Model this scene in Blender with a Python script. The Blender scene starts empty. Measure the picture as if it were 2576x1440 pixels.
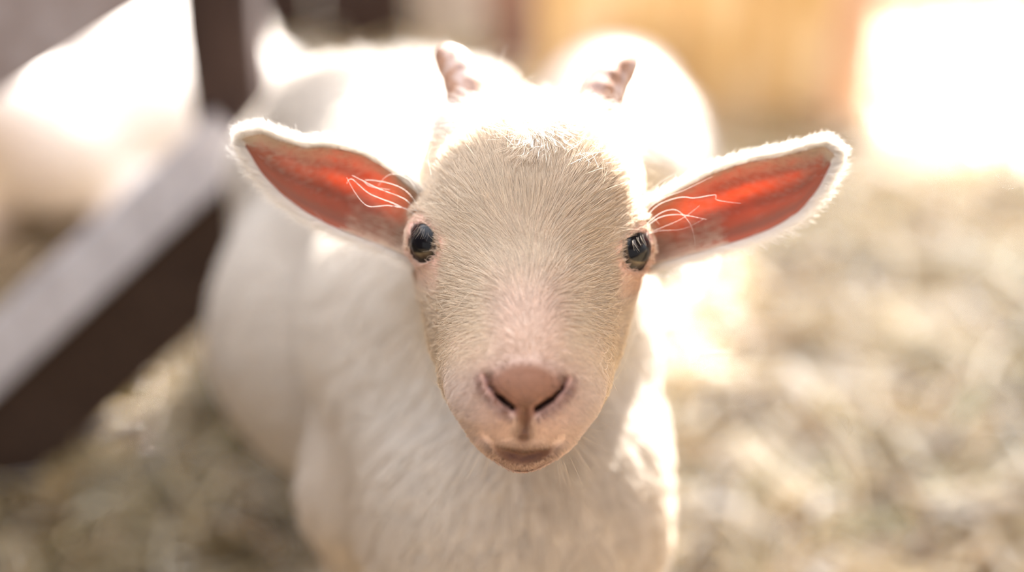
import bpy, math, random
import numpy as np
from mathutils import Vector, Matrix, kdtree

rng = np.random.default_rng(7)
random.seed(7)
SC = bpy.context.scene
COL = SC.collection

# ------------------------------------------------------------------ camera
PITCH = math.radians(30)
CAM = np.array([0.0, -0.4677, 0.71])
FWD = np.array([0.0, math.cos(PITCH), -math.sin(PITCH)])
UPC = np.array([0.0, math.sin(PITCH), math.cos(PITCH)])
RGT = np.array([1.0, 0.0, 0.0])
FOCUS = 0.540
cd = bpy.data.cameras.new('camera')
cam = bpy.data.objects.new('camera', cd)
COL.objects.link(cam)
cam.location = CAM
cam.rotation_euler = (math.pi / 2 - PITCH, 0, 0)
cd.lens = 50
cd.sensor_width = 36
cd.clip_start = 0.02
cd.dof.use_dof = True
cd.dof.focus_distance = FOCUS + 0.006
cd.dof.aperture_fstop = 1.8
SC.camera = cam

# ------------------------------------------------------------------ light
SC.view_settings.view_transform = 'Standard'
SC.view_settings.look = 'None'
SC.view_settings.gamma = 1.0
SC.view_settings.exposure = 0.38
world = bpy.data.worlds.new('world')
SC.world = world
world.use_nodes = True
wn = world.node_tree
wn.nodes.clear()
w_out = wn.nodes.new('ShaderNodeOutputWorld')
w_bg = wn.nodes.new('ShaderNodeBackground')
w_tc = wn.nodes.new('ShaderNodeTexCoord')
w_map = wn.nodes.new('ShaderNodeMapRange')
w_ramp = wn.nodes.new('ShaderNodeValToRGB')
w_dot = wn.nodes.new('ShaderNodeVectorMath')
w_dot.operation = 'DOT_PRODUCT'
w_dot.inputs[1].default_value = (0.10, 0.60, 0.79)     # the sky is brightest behind and above the kid
wn.links.new(w_tc.outputs['Generated'], w_dot.inputs[0])
wn.links.new(w_dot.outputs['Value'], w_map.inputs['Value'])
w_map.inputs['From Min'].default_value = -1
w_map.inputs['From Max'].default_value = 1
wn.links.new(w_map.outputs['Result'], w_ramp.inputs[0])
e = w_ramp.color_ramp.elements
e[0].position = 0.0
e[0].color = (0.44, 0.405, 0.37, 1)
e[1].position = 1.0
e[2 - 1].color = (3.6, 3.8, 4.2, 1)
m_ = e.new(0.5)
m_.color = (0.62, 0.60, 0.58, 1)
wn.links.new(w_ramp.outputs[0], w_bg.inputs['Color'])
wn.links.new(w_bg.outputs[0], w_out.inputs[0])
w_bg.inputs['Strength'].default_value = 1.45

SUN_TO = Vector((0.21, 0.835, 0.485)).normalized()
sd = bpy.data.lights.new('sun', 'SUN')
sd.energy = 42.0
sd.angle = math.radians(0.9)
sd.color = (1.0, 0.97, 0.93)
sun = bpy.data.objects.new('sun', sd)
COL.objects.link(sun)
sun.rotation_euler = (-SUN_TO).to_track_quat('-Z', 'Y').to_euler()
sun.location = (0.5, 3, 4)

cy = SC.cycles
cy.max_bounces = 8
cy.diffuse_bounces = 4
cy.glossy_bounces = 2
cy.transmission_bounces = 5
cy.transparent_max_bounces = 8
cy.caustics_reflective = False
cy.caustics_refractive = False
cy.sample_clamp_indirect = 6.0


# ------------------------------------------------------------------ helpers
def tag(o, label=None, cat=None, group=None, kind=None):
    if label: o['label'] = label
    if cat: o['category'] = cat
    if group: o['group'] = group
    if kind: o['kind'] = kind
    return o


def empty(name, loc, rz=0.0):
    o = bpy.data.objects.new(name, None)
    COL.objects.link(o)
    o.location = loc
    o.rotation_euler = (0, 0, rz)
    o.empty_display_size = 0.05
    return o


def link(name, data, mats, parent=None):
    o = bpy.data.objects.new(name, data)
    COL.objects.link(o)
    for m in (mats if isinstance(mats, (list, tuple)) else [mats]):
        data.materials.append(m)
    if parent is not None:
        o.parent = parent
    return o


def np_mesh(name, verts, faces, smooth=True, colors=None, fmat=None):
    """faces: int array (n,4) or (n,3) or list of arrays"""
    me = bpy.data.meshes.new(name)
    fl = faces if isinstance(faces, list) else [faces]
    me.vertices.add(len(verts))
    me.vertices.foreach_set('co', np.asarray(verts, np.float32).ravel())
    loops = np.concatenate([f.ravel() for f in fl]).astype(np.int32)
    sizes = np.concatenate([np.full(len(f), f.shape[1]) for f in fl])
    starts = np.concatenate([[0], np.cumsum(sizes)[:-1]]).astype(np.int32)
    me.loops.add(len(loops))
    me.loops.foreach_set('vertex_index', loops)
    me.polygons.add(len(sizes))
    me.polygons.foreach_set('loop_start', starts)
    me.polygons.foreach_set('use_smooth', np.full(len(sizes), smooth))
    if fmat is not None:
        me.polygons.foreach_set('material_index', np.asarray(fmat, np.int32))
    me.update(calc_edges=True)
    me.validate()
    if colors is not None:
        a = me.color_attributes.new('tint', 'FLOAT_COLOR', 'POINT')
        c = np.ones((len(verts), 4), np.float32)
        c[:, :3] = colors
        a.data.foreach_set('color', c.ravel())
    return me


def hair_object(name, pts, radii, colors, mat, parent=None):
    """pts (n,k,3) world metres, radii (n,k), colors (n,3)"""
    n, k, _ = pts.shape
    hc = bpy.data.hair_curves.new(name)
    hc.add_curves([k] * n)
    hc.attributes['position'].data.foreach_set('vector', pts.astype(np.float32).ravel())
    ra = hc.attributes.get('radius') or hc.attributes.new('radius', 'FLOAT', 'POINT')
    ra.data.foreach_set('value', radii.astype(np.float32).ravel())
    ca = hc.attributes.new('tint', 'FLOAT_COLOR', 'CURVE')
    c = np.ones((n, 4), np.float32)
    c[:, :3] = colors
    ca.data.foreach_set('color', c.ravel())
    return link(name, hc, mat, parent)


def nt(name):
    m = bpy.data.materials.new(name)
    m.use_nodes = True
    t = m.node_tree
    t.nodes.clear()
    return m, t, t.nodes.new('ShaderNodeOutputMaterial')


def noise(t, scale, detail=4, rough=0.6, coord='Object', stretch=None):
    tc = t.nodes.new('ShaderNodeTexCoord')
    n = t.nodes.new('ShaderNodeTexNoise')
    n.inputs['Scale'].default_value = scale
    n.inputs['Detail'].default_value = detail
    n.inputs['Roughness'].default_value = rough
    if stretch:
        mp = t.nodes.new('ShaderNodeMapping')
        mp.inputs['Scale'].default_value = stretch
        t.links.new(tc.outputs[coord], mp.inputs[0])
        t.links.new(mp.outputs[0], n.inputs['Vector'])
    else:
        t.links.new(tc.outputs[coord], n.inputs['Vector'])
    return n


def ramp(t, src, stops):
    r = t.nodes.new('ShaderNodeValToRGB')
    el = r.color_ramp.elements
    while len(el) < len(stops):
        el.new(0.5)
    for s, x in zip(stops, el):
        x.position = s[0]
        x.color = (*s[1], 1)
    t.links.new(src, r.inputs[0])
    return r


def surf(name, stops, scale, rough=0.8, bump=0.0, stretch=None, spec=0.3, detail=5):
    m, t, out = nt(name)
    p = t.nodes.new('ShaderNodeBsdfPrincipled')
    n = noise(t, scale, detail, 0.6, 'Object', stretch)
    r = ramp(t, n.outputs['Fac'], stops)
    t.links.new(r.outputs[0], p.inputs['Base Color'])
    p.inputs['Roughness'].default_value = rough
    p.inputs['Specular IOR Level'].default_value = spec
    if bump:
        b = t.nodes.new('ShaderNodeBump')
        b.inputs['Strength'].default_value = bump
        b.inputs['Distance'].default_value = 0.002
        t.links.new(n.outputs['Fac'], b.inputs['Height'])
        t.links.new(b.outputs[0], p.inputs['Normal'])
    t.links.new(p.outputs[0], out.inputs[0])
    return m


def strand_mat(name, trans=0.35, gloss=0.06, rough=0.35):
    m, t, out = nt(name)
    a = t.nodes.new('ShaderNodeAttribute')
    a.attribute_name = 'tint'
    d = t.nodes.new('ShaderNodeBsdfDiffuse')
    tr = t.nodes.new('ShaderNodeBsdfTranslucent')
    g = t.nodes.new('ShaderNodeBsdfGlossy')
    g.inputs['Roughness'].default_value = rough
    g.inputs['Color'].default_value = (1, 1, 1, 1)
    mx = t.nodes.new('ShaderNodeMixShader')
    mx.inputs[0].default_value = trans
    mg = t.nodes.new('ShaderNodeMixShader')
    mg.inputs[0].default_value = gloss
    t.links.new(a.outputs['Color'], d.inputs['Color'])
    t.links.new(a.outputs['Color'], tr.inputs['Color'])
    t.links.new(d.outputs[0], mx.inputs[1])
    t.links.new(tr.outputs[0], mx.inputs[2])
    t.links.new(mx.outputs[0], mg.inputs[1])
    t.links.new(g.outputs[0], mg.inputs[2])
    t.links.new(mg.outputs[0], out.inputs[0])
    return m


def skin_mat(name, sss=0.0, rough=0.6, trans=0.0, spec=0.3, tcol=None):
    m, t, out = nt(name)
    a = t.nodes.new('ShaderNodeAttribute')
    a.attribute_name = 'tint'
    p = t.nodes.new('ShaderNodeBsdfPrincipled')
    p.inputs['Roughness'].default_value = rough
    p.inputs['Specular IOR Level'].default_value = spec
    n = noise(t, 700, 3, 0.6)
    b = t.nodes.new('ShaderNodeBump')
    b.inputs['Strength'].default_value = 0.35
    b.inputs['Distance'].default_value = 0.0006
    t.links.new(n.outputs['Fac'], b.inputs['Height'])
    t.links.new(b.outputs[0], p.inputs['Normal'])
    t.links.new(a.outputs['Color'], p.inputs['Base Color'])
    if trans:
        tr = t.nodes.new('ShaderNodeBsdfTranslucent')
        if tcol is None:
            t.links.new(a.outputs['Color'], tr.inputs['Color'])
        else:
            a2 = t.nodes.new('ShaderNodeAttribute')
            a2.attribute_name = tcol
            t.links.new(a2.outputs['Color'], tr.inputs['Color'])
        mx = t.nodes.new('ShaderNodeMixShader')
        mx.inputs[0].default_value = trans
        t.links.new(p.outputs[0], mx.inputs[1])
        t.links.new(tr.outputs[0], mx.inputs[2])
        t.links.new(mx.outputs[0], out.inputs[0])
    else:
        t.links.new(p.outputs[0], out.inputs[0])
    return m


# ------------------------------------------------------------------ head frame (mm): s across, t up, w toward the viewer
ROLL = math.radians(2.3)
H_S = math.cos(ROLL) * RGT - math.sin(ROLL) * UPC
H_T = math.sin(ROLL) * RGT + math.cos(ROLL) * UPC
H_W = -FWD
H_R = np.stack([H_S, H_T, H_W])          # rows: axes in world
PX = 36 / 50 / 2576
H_O = CAM + FOCUS * FWD + (1335 - 1288) * PX * FOCUS * RGT + (720 - 612) * PX * FOCUS * UPC


def h2w(p):
    return (np.asarray(p, float) / 1000.0) @ H_R + H_O


def w2h(p):
    return ((np.asarray(p, float) - H_O) @ H_R.T) * 1000.0


# ------------------------------------------------------------------ implicit surfaces
class Field:
    def __init__(self, xs, ys, zs, big=30.0):
        self.ax = [np.asarray(a, np.float32) for a in (xs, ys, zs)]
        self.big = big
        self.F = np.full([len(a) for a in self.ax], big, np.float32)

    def box(self, lo, hi, pad):
        sl = []
        for a, l, h in zip(self.ax, lo, hi):
            i0 = int(np.searchsorted(a, l - pad))
            i1 = int(np.searchsorted(a, h + pad))
            sl.append(slice(max(0, i0 - 1), min(len(a), i1 + 1)))
        X = self.ax[0][sl[0]][:, None, None]
        Y = self.ax[1][sl[1]][None, :, None]
        Z = self.ax[2][sl[2]][None, None, :]
        return tuple(sl), X, Y, Z

    def add(self, d, sl, k):
        a = self.F[sl]
        if k <= 0:
            self.F[sl] = np.minimum(a, d)
            return
        h = np.clip(0.5 + 0.5 * (d - a) / k, 0, 1)
        self.F[sl] = d * (1 - h) + a * h - k * h * (1 - h)

    def cone(self, a, b, ra, rb, k=12.0):
        a = np.asarray(a, float); b = np.asarray(b, float)
        lo = np.minimum(a - ra, b - rb); hi = np.maximum(a + ra, b + rb)
        sl, X, Y, Z = self.box(lo, hi, self.big + k)
        ab = b - a
        L2 = float(ab @ ab) + 1e-9
        u = np.clip(((X - a[0]) * ab[0] + (Y - a[1]) * ab[1] + (Z - a[2]) * ab[2]) / L2, 0, 1)
        d = np.sqrt((X - a[0] - u * ab[0]) ** 2 + (Y - a[1] - u * ab[1]) ** 2 + (Z - a[2] - u * ab[2]) ** 2) - (ra + u * (rb - ra))
        self.add(d, sl, k)

    def ell_d(self, c, r, X, Y, Z, rot=0.0):
        dx, dy, dz = X - c[0], Y - c[1], Z - c[2]
        if rot:
            cr, sr = math.cos(rot), math.sin(rot)
            dx, dy = cr * dx + sr * dy, -sr * dx + cr * dy
        k0 = np.sqrt((dx / r[0]) ** 2 + (dy / r[1]) ** 2 + (dz / r[2]) ** 2)
        k1 = np.sqrt((dx / r[0] ** 2) ** 2 + (dy / r[1] ** 2) ** 2 + (dz / r[2] ** 2) ** 2) + 1e-9
        return k0 * (k0 - 1) / k1

    def ell(self, c, r, k=12.0, rot=0.0):
        c = np.asarray(c, float); r = np.asarray(r, float)
        m = r.max()
        sl, X, Y, Z = self.box(c - m, c + m, self.big + k)
        self.add(self.ell_d(c, r, X, Y, Z, rot), sl, k)

    def carve_ell(self, c, r, k=2.0, rot=0.0):
        c = np.asarray(c, float); r = np.asarray(r, float)
        m = r.max()
        sl, X, Y, Z = self.box(c - m, c + m, 6 + k)
        d = -self.ell_d(c, r, X, Y, Z, rot)
        a = self.F[sl]
        h = np.clip(0.5 - 0.5 * (d - a) / k, 0, 1)
        self.F[sl] = d * (1 - h) + a * h + k * h * (1 - h)

    def mesh(self):
        F = self.F
        ins = F < 0
        c = ins[:-1, :-1, :-1].astype(np.int8)
        tot = c.copy()
        for dx in (0, 1):
            for dy in (0, 1):
                for dz in (0, 1):
                    if dx + dy + dz:
                        tot += ins[dx:F.shape[0] - 1 + dx, dy:F.shape[1] - 1 + dy, dz:F.shape[2] - 1 + dz]
        act = (tot > 0) & (tot < 8)
        I, J, K = np.nonzero(act)
        idx = np.full(act.shape, -1, np.int32)
        idx[I, J, K] = np.arange(len(I))
        corners = [(0, 0, 0), (1, 0, 0), (0, 1, 0), (1, 1, 0), (0, 0, 1), (1, 0, 1), (0, 1, 1), (1, 1, 1)]
        val = np.stack([F[I + a, J + b, K + d] for a, b, d in corners], 1)
        pos = np.stack([np.stack([self.ax[0][I + a], self.ax[1][J + b], self.ax[2][K + d]], 1) for a, b, d in corners], 1)
        edges = [(0, 1), (2, 3), (4, 5), (6, 7), (0, 2), (1, 3), (4, 6), (5, 7), (0, 4), (1, 5), (2, 6), (3, 7)]
        acc = np.zeros((len(I), 3)); cnt = np.zeros(len(I))
        for a, b in edges:
            va, vb = val[:, a], val[:, b]
            m = (va < 0) != (vb < 0)
            tt = np.where(m, va / np.where(m, va - vb, 1), 0)
            p = pos[:, a] + tt[:, None] * (pos[:, b] - pos[:, a])
            acc += p * m[:, None]
            cnt += m
        V = acc / cnt[:, None]
        Q = []
        n0, n1, n2 = F.shape
        for axis in range(3):
            A = ins
            s0 = [slice(1, -1)] * 3; s1 = [slice(1, -1)] * 3
            s0[axis] = slice(0, -1); s1[axis] = slice(1, None)
            d0 = A[tuple(s0)]; d1 = A[tuple(s1)]
            ch = d0 != d1
            P = np.array(np.nonzero(ch))
            sgn = d0[tuple(P)]
            for q in range(3):
                if q != axis:
                    P[q] += 1
            b, c2 = (axis + 1) % 3, (axis + 2) % 3
            quad = []
            for ob, oc in ((-1, -1), (0, -1), (0, 0), (-1, 0)):
                R = P.copy(); R[b] += ob; R[c2] += oc
                quad.append(idx[R[0], R[1], R[2]])
            quad = np.stack(quad, 1)
            quad[~sgn] = quad[~sgn][:, ::-1]
            Q.append(quad)
        Q = np.concatenate(Q)
        Q = Q[(Q >= 0).all(1)]
        return V, Q


def normals(V, Q):
    n = np.cross(V[Q[:, 2]] - V[Q[:, 0]], V[Q[:, 3]] - V[Q[:, 1]])
    N = np.zeros_like(V)
    for k in range(4):
        np.add.at(N, Q[:, k], n)
    return N / (np.linalg.norm(N, axis=1, keepdims=True) + 1e-12)


def axis_grid(lo, f0, f1, hi, fine, coarse):
    def side(a, b):
        out = [a]; step = fine
        while (b - out[-1]) * (1 if b > a else -1) > 0:
            step = min(coarse, step * 1.15)
            out.append(out[-1] + step * (1 if b > a else -1))
        return out
    left = side(f0, lo)[::-1]
    mid = list(np.arange(f0 + fine, f1, fine))
    right = side(f1, hi)
    return np.array(left + mid + right)


def unit(a):
    return a / (np.linalg.norm(a, axis=-1, keepdims=True) + 1e-12)


def sstep(a, b, x):
    x = np.clip((x - a) / (b - a), 0, 1)
    return x * x * (3 - 2 * x)


def lerp(a, b, f):
    f = np.asarray(f)
    if np.ndim(a) > 1 and np.ndim(f) == 1:
        f = f[:, None]
    return a * (1 - f) + b * f


# ------------------------------------------------------------------ the kid in focus
def seg2(x, y, a, b):
    ax, ay = a; bx, by = b
    dx, dy = bx - ax, by - ay
    u = np.clip(((x - ax) * dx + (y - ay) * dy) / (dx * dx + dy * dy), 0, 1)
    return np.hypot(x - ax - u * dx, y - ay - u * dy)


MOUTH = [(-19.5, -63), (-16.5, -69.5), (-9, -77.3), (0, -80.2), (9, -77.3), (16.5, -69.5), (19.5, -63)]
NOSTRIL = [(14.0, -49.5), (13.0, -53.0), (9.6, -56.8), (4.6, -60.6)]
EYE_C = (36.5, 0.0, -27.0)
EYE_R = 11.6


def head_prims(f):
    f.ell((0, 17, -52), (39.5, 32, 42), 10)            # cranium
    f.ell((0, 30, -52), (35, 18, 30), 12)            # poll
    f.ell((0, 14, -24), (33, 32, 17), 14)            # forehead
    for s in (-1, 1):
        f.ell((s * 22, 42, -55), (12, 10, 12), 10)   # horn knobs
        f.cone((s * 36.0, 1, -29), (s * 30, -10, -30), 13.2, 12, 8)   # orbits
        f.cone((s * 20, -22, -58), (s * 16, -52, -20), 20.5, 16.5, 14)  # jaw
        f.cone((s * 24, -8, -50), (s * 22, -34, -36), 17, 14.5, 12)     # cheek
        f.cone((s * 10.5, -61, 7), (s * 9.5, -69, 4), 13, 10.5, 9)       # upper lip
        f.ell((s * 10.5, -52, 16), (6.5, 6.5, 7), 7)
    f.cone((0, 0, -26), (0, -44, 5), 26, 18, 16)   # nose bridge
    f.cone((0, -44, 5), (0, -55, 9), 18, 14.5, 12)
    for s in (-1, 1):
        f.cone((s * 14, -24, -22), (s * 13.5, -54, -2), 19, 14.5, 14)
    f.ell((0, -52, 16), (12.5, 8.5, 9), 7)           # nose pad
    f.cone((0, -55, -22), (0, -76.5, -4), 19, 9.8, 12) # lower jaw and chin
    f.cone((0, 8, -66), tuple(w2h((0.0, 0.13, 0.355))), 38, 62, 34)   # neck


def head_detail(f):
    sl, X, Y, Z = f.box((-30, -90, -20), (30, -30, 60), 0)
    a = f.F[sl]
    x2 = np.broadcast_to(X, a.shape)[:, :, 0]; y2 = np.broadcast_to(Y, a.shape)[:, :, 0]
    g = np.zeros_like(x2)
    md = np.full_like(x2, 99)
    for p, q in zip(MOUTH[:-1], MOUTH[1:]):
        md = np.minimum(md, seg2(x2, y2, p, q))
    g += 1.9 * (1 - sstep(5, 17, np.abs(x2))) * np.exp(-(md / 2.0) ** 2)
    ph = seg2(x2, y2, (0, -61), (0, -69))
    g += 1.8 * np.exp(-(ph / 1.2) ** 2)
    nd = np.full_like(x2, 99)
    for s in (-1, 1):
        for p, q, r in zip(NOSTRIL[:-1], NOSTRIL[1:], (0.25, 0.6, 1.25)):
            nd = np.minimum(nd, seg2(x2, y2, (s * p[0], p[1]), (s * q[0], q[1])) - r)
    # nostrils cut several mm deep, with a soft rim
    g += 1.1 * np.exp(-(np.maximum(nd, 0) / 1.6) ** 2)
    wf = sstep(-12, 2, Z)
    a = a + g[:, :, None] * wf
    cut = -(nd[:, :, None] + 0 * Z)
    cut = np.where(Z > 12, cut, -50)
    a = np.maximum(a, np.minimum(cut, 12))
    f.F[sl] = a
    for s in (-1, 1):
        f.carve_ell((s * 42.0, 0.6, -15.0), (4.2, 6.6, 8.5), 0.8, rot=-s * math.radians(33))
        # eyeball hollow
        sl, X, Y, Z = f.box((s * EYE_C[0] - 13, -13, -40), (s * EYE_C[0] + 13, 13, -14), 2)
        d = np.sqrt((X - s * EYE_C[0]) ** 2 + (Y - EYE_C[1]) ** 2 + (Z - EYE_C[2]) ** 2) - (EYE_R + 0.25)
        f.F[sl] = np.maximum(f.F[sl], -d)


# world-space body: chest, shoulders, barrel, rump, legs, tail
BODY = [((0.000, 0.085, 0.285), (-0.020, 0.165, 0.318), 0.074, 0.082, 25),
        ((-0.020, 0.165, 0.318), (-0.045, 0.270, 0.326), 0.080, 0.078, 25),
        ((-0.010, 0.150, 0.270), (-0.080, 0.265, 0.258), 0.070, 0.094, 25),
        ((-0.080, 0.265, 0.258), (-0.095, 0.345, 0.272), 0.094, 0.080, 25),
        ((-0.045, 0.270, 0.326), (-0.072, 0.345, 0.344), 0.078, 0.074, 22),
        ((-0.072, 0.345, 0.344), (-0.088, 0.400, 0.360), 0.074, 0.064, 20)]
for (sx, sy) in ((0.048, 0.02), (-0.060, -0.012)):
    x0, y0 = -0.008 + sx, 0.125 + sy
    BODY += [((x0, y0, 0.255), (x0 + 0.004, y0 - 0.004, 0.165), 0.040, 0.019, 22),
             ((x0 + 0.004, y0 - 0.004, 0.165), (x0 + 0.003, y0 + 0.002, 0.045), 0.018, 0.0125, 6),
             ((x0 + 0.003, y0 + 0.002, 0.045), (x0 + 0.003, y0 - 0.012, 0.016), 0.013, 0.0155, 5)]
for (sx, sy) in ((0.060, 0.018), (-0.026, -0.010)):
    x0, y0 = -0.105 + sx, 0.395 + sy
    BODY += [((x0, y0, 0.300), (x0 - 0.002, y0 - 0.035, 0.205), 0.054, 0.034, 24),
             ((x0 - 0.002, y0 - 0.035, 0.205), (x0 - 0.010, y0 + 0.045, 0.125), 0.033, 0.017, 10),
             ((x0 - 0.010, y0 + 0.045, 0.125), (x0 - 0.006, y0 + 0.028, 0.040), 0.0165, 0.0125, 5),
             ((x0 - 0.006, y0 + 0.028, 0.040), (x0 - 0.004, y0 + 0.014, 0.016), 0.013, 0.0155, 5)]
BODY += [((-0.108, 0.440, 0.385), (-0.124, 0.495, 0.425), 0.030, 0.032, 12),
         ((-0.124, 0.495, 0.425), (-0.138, 0.505, 0.470), 0.032, 0.020, 6)]

EARS = {
    1: dict(up=[(45, 16), (61, 26), (74, 33), (87, 37.5), (99, 39.8), (109, 42.6), (116, 44.5), (119.8, 41.5)],
            lo=[(44, -8), (60, -2.5), (73, 1.8), (86, 6.0), (98, 11.2), (108, 18.0), (115, 27.5), (119.3, 37.5)]),
    -1: dict(up=[(-44, 18), (-58, 28.5), (-69, 34.5), (-82, 36.8), (-92, 35.6), (-102, 38.2), (-109, 40.6), (-115.5, 38.5)],
             lo=[(-43, -9), (-57, -3), (-69, 1.0), (-81, 5.0), (-92, 10.6), (-101, 17.0), (-109, 25.0), (-115.5, 35.5)]),
}


def interp_tab(tab, a):
    x = np.linspace(0, 1, len(tab))
    P = np.array(tab, float)
    # smooth (Catmull-like) through dense resample and blur
    xd = np.linspace(0, 1, 161)
    D = np.stack([np.interp(xd, x, P[:, k]) for k in range(2)], 1)
    ker = np.hanning(25); ker /= ker.sum()
    pad = np.vstack([2 * D[0] - D[12:0:-1], D, 2 * D[-1] - D[-2:-14:-1]])
    D2 = np.stack([np.convolve(pad[:, k], ker, 'valid') for k in range(2)], 1)
    return np.stack([np.interp(a, xd, D2[:, k]) for k in range(2)], -1)


def ear_point(side, a, b, off=0.0):
    """a 0..1 base to tip, b -1 (lower edge) .. 1 (upper edge); cupped; off = thickness backwards"""
    up = interp_tab(EARS[side]['up'], a)
    lo = interp_tab(EARS[side]['lo'], a)
    mid = (up + lo) / 2; half = (up - lo) / 2
    bb = np.sin(b * np.pi / 2) * 0.5 + 0.5 * b
    st = mid + half * bb[..., None]
    hw = np.linalg.norm(half, axis=-1)
    depth = hw * (0.80 * (1 - a) + 0.42)
    w = -40 + 10 * a - depth * (1 - b ** 2) * 1.0 + 4.5 * np.clip(b, 0, 1) ** 2 * (1 - a * 0.6)
    ridge = 0.55 * np.sin(b * 9.5 + 1.2 * a) * np.clip(1 - b ** 2, 0, 1) * np.sin(np.pi * np.clip(a, 0, 1))
    w = w + ridge
    w = w - off
    return np.stack([st[..., 0], st[..., 1], w], -1)


def ear_mesh(side):
    na, nb = 70, 41
    A, B = np.meshgrid(np.linspace(0, 1, na), np.linspace(-1, 1, nb), indexing='ij')
    inner = ear_point(side, A, B)
    th = 1.5 * np.sqrt(np.clip(1 - (B * 0.985) ** 2, 0, 1)) + 0.25
    outer = ear_point(side, A, B, th)
    V = np.concatenate([inner.reshape(-1, 3), outer.reshape(-1, 3)])
    idx = np.arange(na * nb).reshape(na, nb)
    o = na * nb
    q1 = np.stack([idx[:-1, :-1], idx[1:, :-1], idx[1:, 1:], idx[:-1, 1:]], -1).reshape(-1, 4)
    q2 = q1[:, ::-1] + o
    def strip(line):
        return np.stack([line[:-1], line[:-1] + o, line[1:] + o, line[1:]], -1)
    e1 = strip(idx[:, 0]); e2 = strip(idx[::-1, -1]); e3 = strip(idx[-1, :]); e4 = strip(idx[0, ::-1])
    Q = np.concatenate([q1, q2, e1, e2, e3, e4])
    if side < 0:
        Q = Q[:, ::-1]
    ab = np.stack([A, B], -1).reshape(-1, 2)
    ab = np.concatenate([ab, ab])
    isin = np.concatenate([np.ones(o), np.zeros(o)])
    return V, Q, ab, isin, len(q1)


def sample(V, Q, N, n, weight):
    t = np.concatenate([Q[:, [0, 1, 2]], Q[:, [0, 2, 3]]])
    ar = 0.5 * np.linalg.norm(np.cross(V[t[:, 1]] - V[t[:, 0]], V[t[:, 2]] - V[t[:, 0]]), axis=1)
    c = V[t].mean(1)
    wgt = ar * weight(c, unit(N[t].mean(1)))
    p = wgt / wgt.sum()
    tri = rng.choice(len(t), n, p=p)
    u = rng.random((n, 2))
    fl = u.sum(1) > 1
    u[fl] = 1 - u[fl]
    b = np.stack([1 - u.sum(1), u[:, 0], u[:, 1]], 1)
    P = (V[t[tri]] * b[:, :, None]).sum(1)
    M = unit((N[t[tri]] * b[:, :, None]).sum(1))
    return P, M


def grow(P, M, flow, L, lift, curl, K, clump=0.6, spacing=14, wave=0.0):
    """strands (n,K,3) in mm. flow tangent dir; lift = sine of rising angle"""
    n = len(P)
    f = flow - (flow * M).sum(1, keepdims=True) * M
    f = unit(f + 1e-6)
    side = np.cross(M, f)
    u = np.linspace(0, 1, K)[None, :, None]
    L_ = L[:, None, None]
    lf = lift[:, None, None]
    ca = np.sqrt(np.clip(1 - lf ** 2, 0.05, 1))
    sw = (rng.standard_normal(n) * curl)[:, None, None]
    pts = P[:, None] + L_ * (f[:, None] * ca * u + M[:, None] * (lf * u * (1 - 0.42 * u)) + side[:, None] * sw * u ** 1.7)
    if wave:
        ph = rng.random((n, 1, 1)) * 6.28
        pts = pts + L_ * wave * side[:, None] * (np.sin(u * 7 + ph) - np.sin(ph)) * u
    if clump > 0:
        nc = max(8, n // spacing)
        ci = rng.choice(n, nc, replace=False)
        kd = kdtree.KDTree(nc)
        for q, i in enumerate(ci):
            kd.insert(P[i], q)
        kd.balance()
        near = np.fromiter((kd.find(p)[1] for p in P), int, n)
        c = ci[near]
        amt = clump * (0.5 + 0.5 * rng.random((n, 1, 1)))
        dist = np.linalg.norm(P - P[c], axis=1)
        amt = amt * (dist < 12)[:, None, None]
        tgt = pts[c] + 0.15 * (P - P[c])[:, None]
        scale = (L / L[c])[:, None, None]
        tgt = P[c][:, None] * (1 - u) + u * tgt if False else tgt
        pts = pts + (tgt - pts) * amt * (u ** 1.6) * np.clip(scale, 0, 1)
    return pts


CREAM = np.array([0.79, 0.65, 0.495])
WHITE = np.array([0.86, 0.81, 0.75])
PINK = np.array([0.74, 0.46, 0.38])
NOSE = np.array([0.23, 0.105, 0.062])
SKIN = np.array([0.64, 0.44, 0.38])


def is_head(P):
    return (P[:, 2] > -85) & (P[:, 1] > -93 + 0.55 * np.minimum(P[:, 2] + 14, 0) * -1.0 * 0.6)


def lens_mask(P):
    s, t, w = P[:, 0], P[:, 1], P[:, 2]
    tc = -81.0 + 10.0 * (s / 18.0) ** 2
    h = 3.7 * np.clip(1 - (s / 17.5) ** 2, 0.02, 1)
    return (1 - sstep(0.3, 1.7, np.abs(t - tc) / h)) * sstep(16.5, 7, np.abs(s)) * (w > -16)


def nose_mask(P):
    s, t, w = P[:, 0], P[:, 1], P[:, 2]
    e = np.hypot(s / 14.2, (t + 52.0) / 8.6)
    tri = np.hypot(s / (4 + 7 * sstep(-64, -54, t)), (t + 59.5) / 9)
    m = 1 - sstep(0.66, 1.22, np.minimum(e, tri))
    return m * (w > 0)


def lip_mask(P):
    s, t, w = P[:, 0], P[:, 1], P[:, 2]
    ph = seg2(s, t, (0, -60), (0, -71))
    mid = np.exp(-(s / 11.0) ** 2) * np.exp(-((t + 75) / 5.0) ** 2)
    return np.clip(lens_mask(P) + (1 - sstep(0.5, 5.5, ph)) * 0.75 * (w > -10) + 0.5 * mid * (w > -10), 0, 1)


def eye_dist(P):
    a = np.abs(P[:, 0]) - 42.0
    b = P[:, 1] - 0.6
    r = math.radians(33)
    x = math.cos(r) * a - math.sin(r) * b
    y = math.sin(r) * a + math.cos(r) * b
    d = np.hypot(x / 4.4, y / 6.7)
    return np.where((P[:, 2] > -45) & (P[:, 1] > -30), d, 9)


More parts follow.
